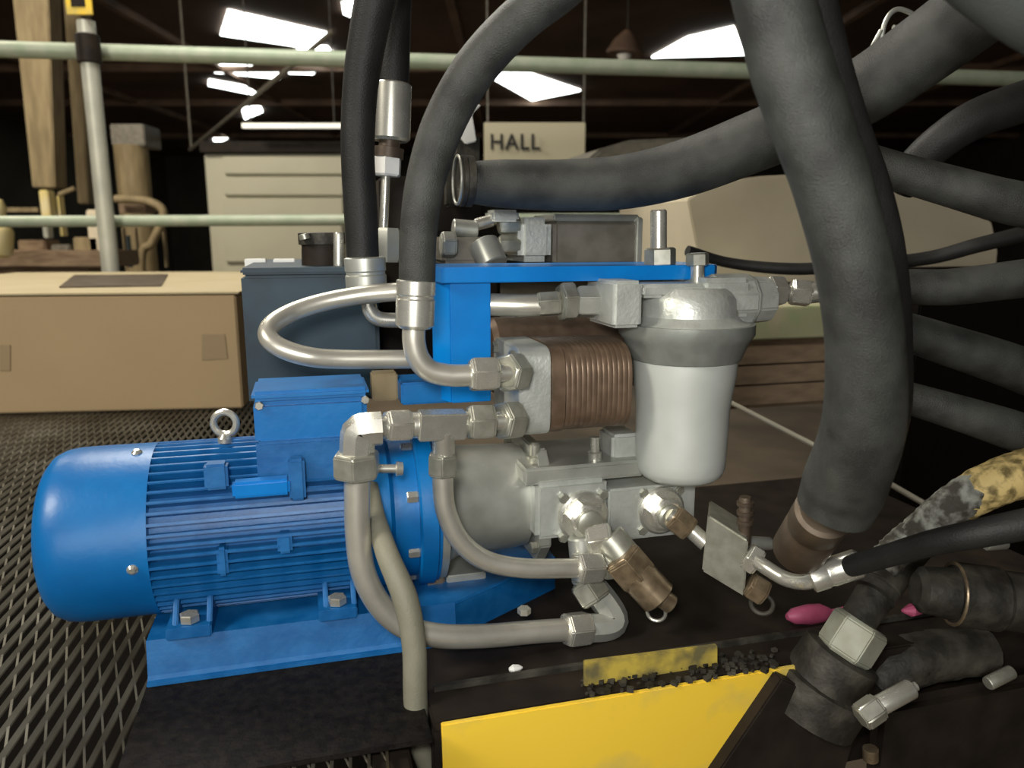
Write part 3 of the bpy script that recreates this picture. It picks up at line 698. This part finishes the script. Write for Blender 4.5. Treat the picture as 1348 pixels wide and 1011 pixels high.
G().tube(P((1150, 905, .70), (1190, 872, .70), (1240, 862, .69), (1300, 858, .68)), [rp(r, pt(1200, 870, .7)) for r in (26, 34, 32, 28)], 14, 6, rough=.05).build('body', DARKD, vd)
ve = thing('dark_hose_coupling', 'large dark coupling with pale worn rim at the right edge', 'coupling', pt(1290, 830, .64))
a, b = pt(1205, 775, .66), pt(1400, 800, .60)
G().lathe(a, b, [(0, .018), (.04, .026), (.25, .029), (.26, .036), (.55, .036), (.58, .033), (1, .033)], 28).build('body', DARKD, ve)
q = a.lerp(b, .26); G().ring(q, b-a, .034, .0022, 32, 8).build('worn_rim', BRONZE, ve)
fit(ve, 'cyl', (1298, 718, .62), (1324, 716, .62), 7, 'small_plug', ALUM)
vg = thing('dark_base_casting', 'black casting filling the lower right corner', 'casting', pt(1270, 1000, .66))
G().fbox(1150, 900, 1500, 1120, .66, max(.02, VF-.006-.66)).build('body', DARK, vg, bevel=.01)
fit(vg, 'cyl', (1300, 900, .645), (1332, 884, .645), 9, 'pin', NUTM)
fit(vg, 'cyl', (1146, 985, .65), (1146, 1000, .65), 10, 'brass_plug', BRONZE)
pc_ = thing('pink_plug', 'pink plastic plug on the black plate right of the ported block', 'cap', pz(1066, 812, ZD))
G().lathe(pz(1036, 812, ZD+.009), pz(1092, 806, ZD+.009), [(0, .004), (.15, .010), (.5, .013), (.8, .012), (1, .006)], 16).build('cap', PINK, pc_)
G().tube([pz(1090, 806, ZD+.006), pz(1108, 802, ZD+.004), pz(1124, 798, ZD+.004)], .003, 8).build('strap', PINK, pc_)
tag(G().lathe(pt(1188, 804, .70), pt(1216, 802, .70), [(0, .002), (.4, .008), (.8, .006), (1, .002)], 10).build('pink_tag', PINK), 'small dark pink tag below the thin black hose', 'tag')

# ------------------------------------------------------------------ rear machinery
rg = thing('gear_pump', 'grey-brown gear pump with cream end plate behind the blue bracket', 'pump', pt(770, 350, 1.12))
G().fbox(684, 286, 728, 345, 1.10, .12).build('end_plate', ALU, rg, bevel=.010)
G().fbox(729, 290, 842, 350, 1.105, .11).build('pump_body', GREYP, rg, bevel=.006)
G().fbox(729, 282, 842, 291, 1.105, .11).build('top_plate', ALUM, rg, bevel=.002)
G().fbox(838, 286, 846, 350, 1.10, .11).build('end_ring', ALUM, rg, bevel=.002)
G().fbox(648, 276, 684, 292, 1.10, .05).build('pipe_stub', ALU, rg, bevel=.004)
for yy in (296, 322):
    fit(rg, 'hex', (656, yy, 1.12), (684, yy, 1.12), 13, 'nut', NUTM)
rv = thing('valve_cluster', 'dull silver valve fittings behind the left end of the blue bracket', 'valve', pt(620, 350, 1.10))
G().fbox(582, 312, 640, 348, 1.10, .10).build('valve_body', GREYP, rv, bevel=.006)
fit(rv, 'cyl', (596, 300, 1.12), (628, 303, 1.12), 12, 'spool', ALUM)
fit(rv, 'hex', (580, 322, 1.09), (600, 322, 1.09), 18, 'nut', ALUM)
fit(rv, 'cyl', (636, 320, 1.08), (650, 350, 1.06), 20, 'solenoid', ALUM)
fit(rv, 'cyl', (626, 296, 1.12), (648, 290, 1.12), 8, 'pipe', STEEL)
# blue tank with black breather
tk = thing('oil_tank', 'dark teal oil tank behind the U shaped pipe', 'tank', pt(410, 520, 1.2))
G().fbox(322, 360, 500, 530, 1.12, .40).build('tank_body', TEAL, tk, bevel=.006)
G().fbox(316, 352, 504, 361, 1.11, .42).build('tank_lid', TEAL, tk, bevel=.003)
bz = thing('filler_breather', 'black oil filler cap with silver neck on the dark teal tank', 'filler cap', pt(425, 372, 1.2))
fit(bz, 'cyl', (424, 364, 1.2), (424, 318, 1.2), 26, 'neck', DARK)
fit(bz, 'cyl', (424, 322, 1.2), (423, 306, 1.2), 30, 'cap', DARKD)
fit(bz, 'cyl', (402, 315, 1.17), (400, 308, 1.17), 7, 'latch', NUTM)
fit(bz, 'cyl', (446, 372, 1.17), (446, 306, 1.17), 7, 'pin', STEEL)
bh = thing('valve_block', 'black valve block in shadow under the level hose', 'valve', pt(560, 350, 1.3))
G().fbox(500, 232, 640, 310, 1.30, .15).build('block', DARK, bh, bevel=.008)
G().fbox(498, 345, 660, 520, 1.32, .12).build('dark_filler', DARK, bh, bevel=.008)  # dark filler added to black out the gap behind the pipes
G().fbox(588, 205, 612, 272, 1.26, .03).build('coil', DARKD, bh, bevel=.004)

# ------------------------------------------------------------------ cardboard box
Zb = ZD-.006
bl = pz(-60, 546, Zb); brr = pz(320, 537, Zb)
d = (brr-bl).normalized(); n_ = Vector((-d.y, d.x, 0))
zt_ = on_y(brr, W, 384).z; ht = zt_-Zb-.01
far = (pz(316, 357, zt_)-brr).dot(n_)
bl = brr+d*((pz(38, 357, zt_)-brr).dot(d))
cb = thing('cardboard_box', 'large plain brown cardboard box on the mesh platform', 'box', (bl+brr)/2+n_*far/2)
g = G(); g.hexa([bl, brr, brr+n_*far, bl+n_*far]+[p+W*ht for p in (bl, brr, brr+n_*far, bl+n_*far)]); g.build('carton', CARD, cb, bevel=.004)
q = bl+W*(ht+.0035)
g = G(); g.prism([q, q+d*((brr-bl).length+.01), q+d*((brr-bl).length+.01)+n_*far, q+n_*far], W*.006); g.build('top_flap', CARD_LIT, cb, bevel=.0015)
def onbox(x, y):
    r = ray(x, y); t = ((bl-CAM).dot(n_))/r.dot(n_); return CAM+r*t
g = G(); g.prism([onbox(266, 440)-n_*.001, onbox(296, 440)-n_*.001, onbox(300, 472)-n_*.001, onbox(266, 474)-n_*.001], -n_*.0015); g.build('tape_patch', CARDT, cb)
g = G(); g.prism([onbox(0, 454)-n_*.001, onbox(14, 454)-n_*.001, onbox(14, 488)-n_*.001, onbox(0, 488)-n_*.001], -n_*.0015); g.build('tape_patch', CARDT, cb)
zt_ = Zb+ht+.0105
g = G().prism([pz(78, 379, zt_), pz(212, 377, zt_), pz(221, 362, zt_), pz(98, 363, zt_)], W*.004)
tag(g.build('dark_card', RUST), 'thin dark brown strip lying on top of the cardboard box', 'card')

# ------------------------------------------------------------------ guard rail
gr = thing('guard_rail', 'pale green tubular guard rail with upright post behind the box', 'railing', pz(150, 420, ZD))
YR = max((bl+n_*far).y, (brr+n_*far).y)+.12
a, b = py_(-60, 63, YR), py_(1340, 104, YR+.4)
G().tube([a, b+(b-a)*.15], rp(10.5, a), 18, smooth=False).build('rail', RAILM, gr)
a2, b2 = py_(-60, 292, YR), py_(560, 289, YR+.15)
G().tube([a2, b2+(b2-a2)*.5], rp(7.5, a2), 16, smooth=False).build('rail', RAILM, gr)
p = py_(125, 150, YR-.04); lo_ = on_y(p, W, 354); hi_ = on_y(p, W, 28)
p0 = Vector((lo_.x, lo_.y, ZD)); 
G().tube([p0, Vector((p.x, p.y, hi_.z))], rp(11, p), 18, smooth=False).build('post', POSTM, gr)
px2 = b+(b-a)*.12
G().tube([Vector((px2.x, px2.y, 0)), px2], rp(9, p), 18, smooth=False).build('post', POSTM, gr)
q = on_y(p, W, 68); G().cyl(q+W*.07, q-W*.05, rp(15, q)).build('clamp', DARK, gr)
ws = thing('yellow_sign', 'yellow warning sign fixed on top of the rail post', 'sign', on_y(p, W, 26))
c_ = on_y(p, W, 5)-Y*.04
G().box(c_, (.055, .006, .055), (X, Y, W)).build('plate', YEL, ws, bevel=.002)
G().box(c_-Y*.008+W*.006, (.030, .002, .030), (X, Y, W)).build('symbol', DARK, ws)

# ------------------------------------------------------------------ background hall contents
def ybox(g, x0, y0, x1, y1, yy, d):
    a = py_(x0, y0, yy); b = py_(x1, y1, yy); g.box(((a.x+b.x)/2, yy+d/2, (a.z+b.z)/2), ((b.x-a.x)/2, d/2, abs(a.z-b.z)/2), (X, Y, W)); return g
cbn = thing('steel_cabinet', 'large pale beige cabinet with horizontal panels beyond the rail', 'cabinet', Vector((py_(360, 300, 8).x, 8.4, 0)))
a = py_(266, 202, 8); b = py_(458, 202, 8)
G().box(((a.x+b.x)/2, 8.45, a.z/2), ((b.x-a.x)/2, .4, a.z/2), (X, Y, W)).build('carcass', BEIGE, cbn, bevel=.01)
for (y0, y1) in ((206, 229), (233, 257), (261, 289), (293, 345)):
    ybox(G(), 292, y0, 452, y1, 7.99, .08).build('panel', BEIGE, cbn, bevel=.008)
ybox(G(), 262, 186, 460, 200, 7.95, .9).build('cornice', DARK, cbn)
for i, (x0, y0, x1, y1, yy) in enumerate([(318, 162, 452, 168, 7.6)]):
    sl_ = thing('strip_lamp', 'long white strip lamp above the beige cabinet', 'lamp', py_(385, 162, 7.6))
    ybox(G(), x0, y0, x1, y1, yy, .06).build('tube_housing', SKYW, sl_)
    for xx in (330, 440):
        q = py_(xx, 162, yy+.03); G().box((q.x, q.y, (q.z+ZC)/2), (.006, .006, (ZC-q.z)/2), (X, Y, W)).build('hanger', DARKD, sl_)
rd = thing('hall_sign', 'cream hanging sign reading HALL above the level hose', 'sign', py_(700, 212, 5.0))
ybox(G(), 637, 161, 770, 212, 5.0, .03).build('board', SIGN, rd, bevel=.004)
for xx in (642, 768):
    q = py_(xx, 162, 5.015); G().box((q.x, q.y, (q.z+ZC)/2), (.006, .006, (ZC-q.z)/2), (X, Y, W)).build('hanger', GREYP, rd)
cu = bpy.data.curves.new('t', 'FONT'); cu.body = 'HALL'; cu.size = 1; cu.extrude = .02; cu.space_character = 1.1; cu.offset = .012
to = bpy.data.objects.new('t', cu); COL.objects.link(to)
bpy.context.view_layer.update()
me = bpy.data.meshes.new_from_object(to.evaluated_get(bpy.context.evaluated_depsgraph_get())); bpy.data.objects.remove(to)
xs = [v.co.x for v in me.vertices]; ys = [v.co.y for v in me.vertices]
a = py_(646, 197, 4.985); b = py_(711, 176, 4.985)
for v in me.vertices:
    v.co = Vector(((v.co.x-min(xs))/(max(xs)-min(xs))*(b.x-a.x), v.co.z*.1, (v.co.y-min(ys))/(max(ys)-min(ys))*(b.z-a.z)))
lt = bpy.data.objects.new('lettering', me); COL.objects.link(lt); me.materials.append(BLACK); lt.parent = rd; lt.location = a-rd.location
# columns on the left
for (x0, x1, xb0_, xb1_, yt, yb, yy, lab) in ((12, 62, 42, 72, -40, 247, 7.0, 'wide tan timber column near the left edge'), (80, 104, 102, 116, -40, 268, 8.0, 'narrow tan timber column right of the wide one')):
    q = [py_(x0, yt, yy), py_(x1, yt, yy), py_(xb1_, yb, yy), py_(xb0_, yb, yy)]
    tag(G().prism(q, Y*.2).build('timber_column', TAN, bevel=.01), lab, 'column', 'timber columns')
yb_ = thing('yellow_trestle', 'yellow trestle legs below the wide timber column', 'trestle', py_(60, 312, 6.9))
ybox(G(), 50, 250, 66, 288, 6.9, .12).build('leg', YTANK, yb_, bevel=.01)
ybox(G(), 73, 256, 82, 312, 6.9, .10).build('leg', YTANK, yb_, bevel=.01)
ybox(G(), 54, 288, 63, 314, 6.9, .10).build('leg', POSTM, yb_, bevel=.01)
ybox(G(), 8, 273, 50, 279, 6.9, .05).build('crossbar', TAN, yb_)
G().tube([py_(78, 256, 6.85), py_(98, 248, 6.85)], .02, 8, smooth=False).build('brace', TAN, yb_)
tkk = thing('yellow_drum', 'pale yellow plastic drum cut by the left edge', 'drum', py_(0, 338, 5))
G().lathe(py_(-4, 338, 5), py_(-4, 298, 5), [(0, .06), (.1, .09), (.85, .095), (1, .08)], 24).build('body', YTANK, tkk)
G().lathe(py_(-4, 285, 5), py_(-4, 262, 5), [(0, .05), (.5, .055), (1, .03)], 20).build('cap', YTANK, tkk)
bn = thing('work_bench', 'brown cluttered wooden bench beyond the cardboard box', 'bench', py_(70, 356, 5.5))
ybox(G(), -30, 330, 140, 352, 5.4, .5).build('bench_top', WOOD, bn, bevel=.01)
ybox(G(), -20, 352, 130, 480, 5.5, .3).build('plinth', WOOD, bn)
for (x0, y0, x1, y1, m_) in ((22, 316, 60, 332, WOOD), (95, 312, 130, 331, TAN), (112, 276, 138, 331, BEIGE2), (66, 322, 92, 332, GREYP)):
    tag(ybox(G(), x0, y0, x1, y1, 5.6, .2).build('bench_crate', m_, bevel=.01), {22: 'low brown wooden crate on the bench', 95: 'tan crate on the bench beside the rail post', 112: 'small pale box high behind the rail post', 66: 'small grey-brown crate in the middle of the bench'}[x0], 'crate')
du = thing('round_duct', 'pale round pillar duct with square cap behind the rail post', 'duct', py_(174, 268, 7.5))
q = py_(172, 192, 7.5); G().lathe(Vector((q.x, q.y, 0)), q, [(0, .14), (1, .15)], 28).build('pipe', TAN, du)
ybox(G(), 144, 163, 191, 192, 7.4, .35).build('cap', GREYP, du, bevel=.01)
hr_ = thing('tan_handrail', 'curved tan handrail below the round duct', 'handrail', py_(190, 350, 6.5))
G().tube([py_(152, 262, 6.5), py_(190, 264, 6.5), py_(212, 274, 6.5), py_(214, 290, 6.5), py_(200, 320, 6.5), py_(186, 352, 6.5), Vector((py_(180, 300, 6.5).x, 6.5, .02))], .035, 12).build('tube', TAN, hr_)
ybox(G(), 156, 268, 192, 280, 6.6, .2).build('shelf', WOOD, hr_)
for x in (160, 176, 213): ybox(G(), x, 300, x+6, 352, 6.6, .05).build('post', TAN, hr_)
ybox(G(), 163, 310, 172, 352, 6.7, .05).build('blue_panel', TEAL, hr_)

# beige machine cover at right
cv = thing('beige_machine_cover', 'large beige curved machine cover behind the giant hose', 'cover', pt(1100, 400, 2.0))
poly = P((905, 262, 2.0), (940, 240, 2.0), (1000, 232, 2.0), (1100, 226, 2.0), (1170, 240, 2.0), (1250, 272, 2.0), (1306, 292, 2.0), (1314, 330, 2.0), (1310, 372, 2.0), (926, 372, 2.0))
G().prism(poly, V*.5).build('shell', BEIGE2, cv, bevel=.004)
gh = thing('grey_cover', 'grey sloping cover edge just above the level hose', 'cover', pt(850, 215, 2.4))
G().prism(P((766, 216, 2.4), (790, 196, 2.4), (830, 184, 2.4), (920, 180, 2.4), (930, 216, 2.4)), V*.3).build('shell', GREYP, gh, bevel=.01)
# wooden crate
cr = thing('wooden_crate', 'brown plank crate with a pale green top right of the filter', 'crate', pt(1040, 540, 1.7))
G().fbox(960, 404, 1120, 446, 1.7, .6).build('green_board', PGREEN, cr, bevel=.004)
for (y0, y1) in ((456, 478), (480, 504), (506, 531)):
    G().fbox(955, y0, 1120, y1, 1.69, .03).build('plank', PLANK, cr, bevel=.003)
G().fbox(960, 446, 1115, 534, 1.72, .5).build('crate_body', WOOD, cr)
tag(G().tube(P((962, 530, 1.5), (1060, 580, 1.35), (1130, 614, 1.25), (1215, 662, 1.15)), rp(3.4, pt(1060, 580, 1.35)), 10).build('white_rod', RODM), 'thin pale rod sloping down behind the giant hose', 'rod')
dk = thing('dark_backdrop', 'added black rack behind the right-hand hoses', 'backdrop', pt(1300, 640, 1.6))
G().fbox(1188, 352, 1500, 900, 1.5, .1).build('panel', SHADE_BLACK, dk, bevel=.004)  # black sheet added to keep the gaps between the right-hand hoses dark

# small hall details
hl = thing('hanging_lamp', 'brown bell shaped lamp hanging from the dark roof near the middle', 'lamp', py_(822, 72, 7.5))
q = py_(822, 72, 7.5); q2 = py_(826, 40, 7.5)
G().lathe(q, q2, [(0, .16), (.1, .17), (.6, .11), (.9, .05), (1, .03)], 28).build('shade', BEAM, hl)
G().lathe(q-W*.05, q, [(0, .05), (1, .07)], 18).build('bulb', WHITE, hl)
G().box(Vector((q2.x, q2.y, (q2.z+ZC)/2)), (.006, .006, (ZC-q2.z)/2), (X, Y, W)).build('cord', DARKD, hl)
a, b = py_(250, 197, 9.0), py_(440, 40, 6.0)
struct(G().tube([a, b], .02, 8, smooth=False).build('trim_20', GREYP))
a = py_(252, 196, 9.0); struct(G().tube([a, Vector((a.x, a.y, ZC))], .015, 8, smooth=False).build('trim_21', GREYP))
wb = thing('white_bracket', 'small white angular bracket behind the curved hose beside the HALL sign', 'bracket', pt(620, 195, 1.35))
g = G().prism(P((604, 178, 1.35), (616, 134, 1.35), (634, 138, 1.35), (622, 150, 1.35), (628, 186, 1.35), (614, 190, 1.35)), V*.03); g.build('arm', WHITE, wb, bevel=.002)
G().fbox(602, 180, 632, 236, 1.36, .04).build('stem', DARKD, wb, bevel=.002)
for x in (322, 360):
    tag(G().fbox(x, 341, x+28, 351, 1.35, .03).build('white_block', WHITE, bevel=.001), 'small white block at the back of the teal tank lid, %s' % ('nearer the cardboard box' if x == 322 else 'nearer the black filler cap'), 'block', 'white blocks by the tank')
hc = thing('hose_clamp', 'silver wire clamp hanging between the thick hoses at the top right', 'clamp', pt(1175, 60, .95))
G().tube(P((1158, 70, .95), (1165, 30, .95), (1182, 12, .95), (1208, 24, .95), (1196, 36, .95), (1176, 36, .95)), rp(3.2, pt(1175, 40, .95)), 8).build('wire', ALUM, hc)
G().tube(P((1160, 40, .95), (1148, 62, .95), (1136, 88, .92)), rp(3, pt(1175, 40, .95)), 8).build('strap', ALUM, hc)
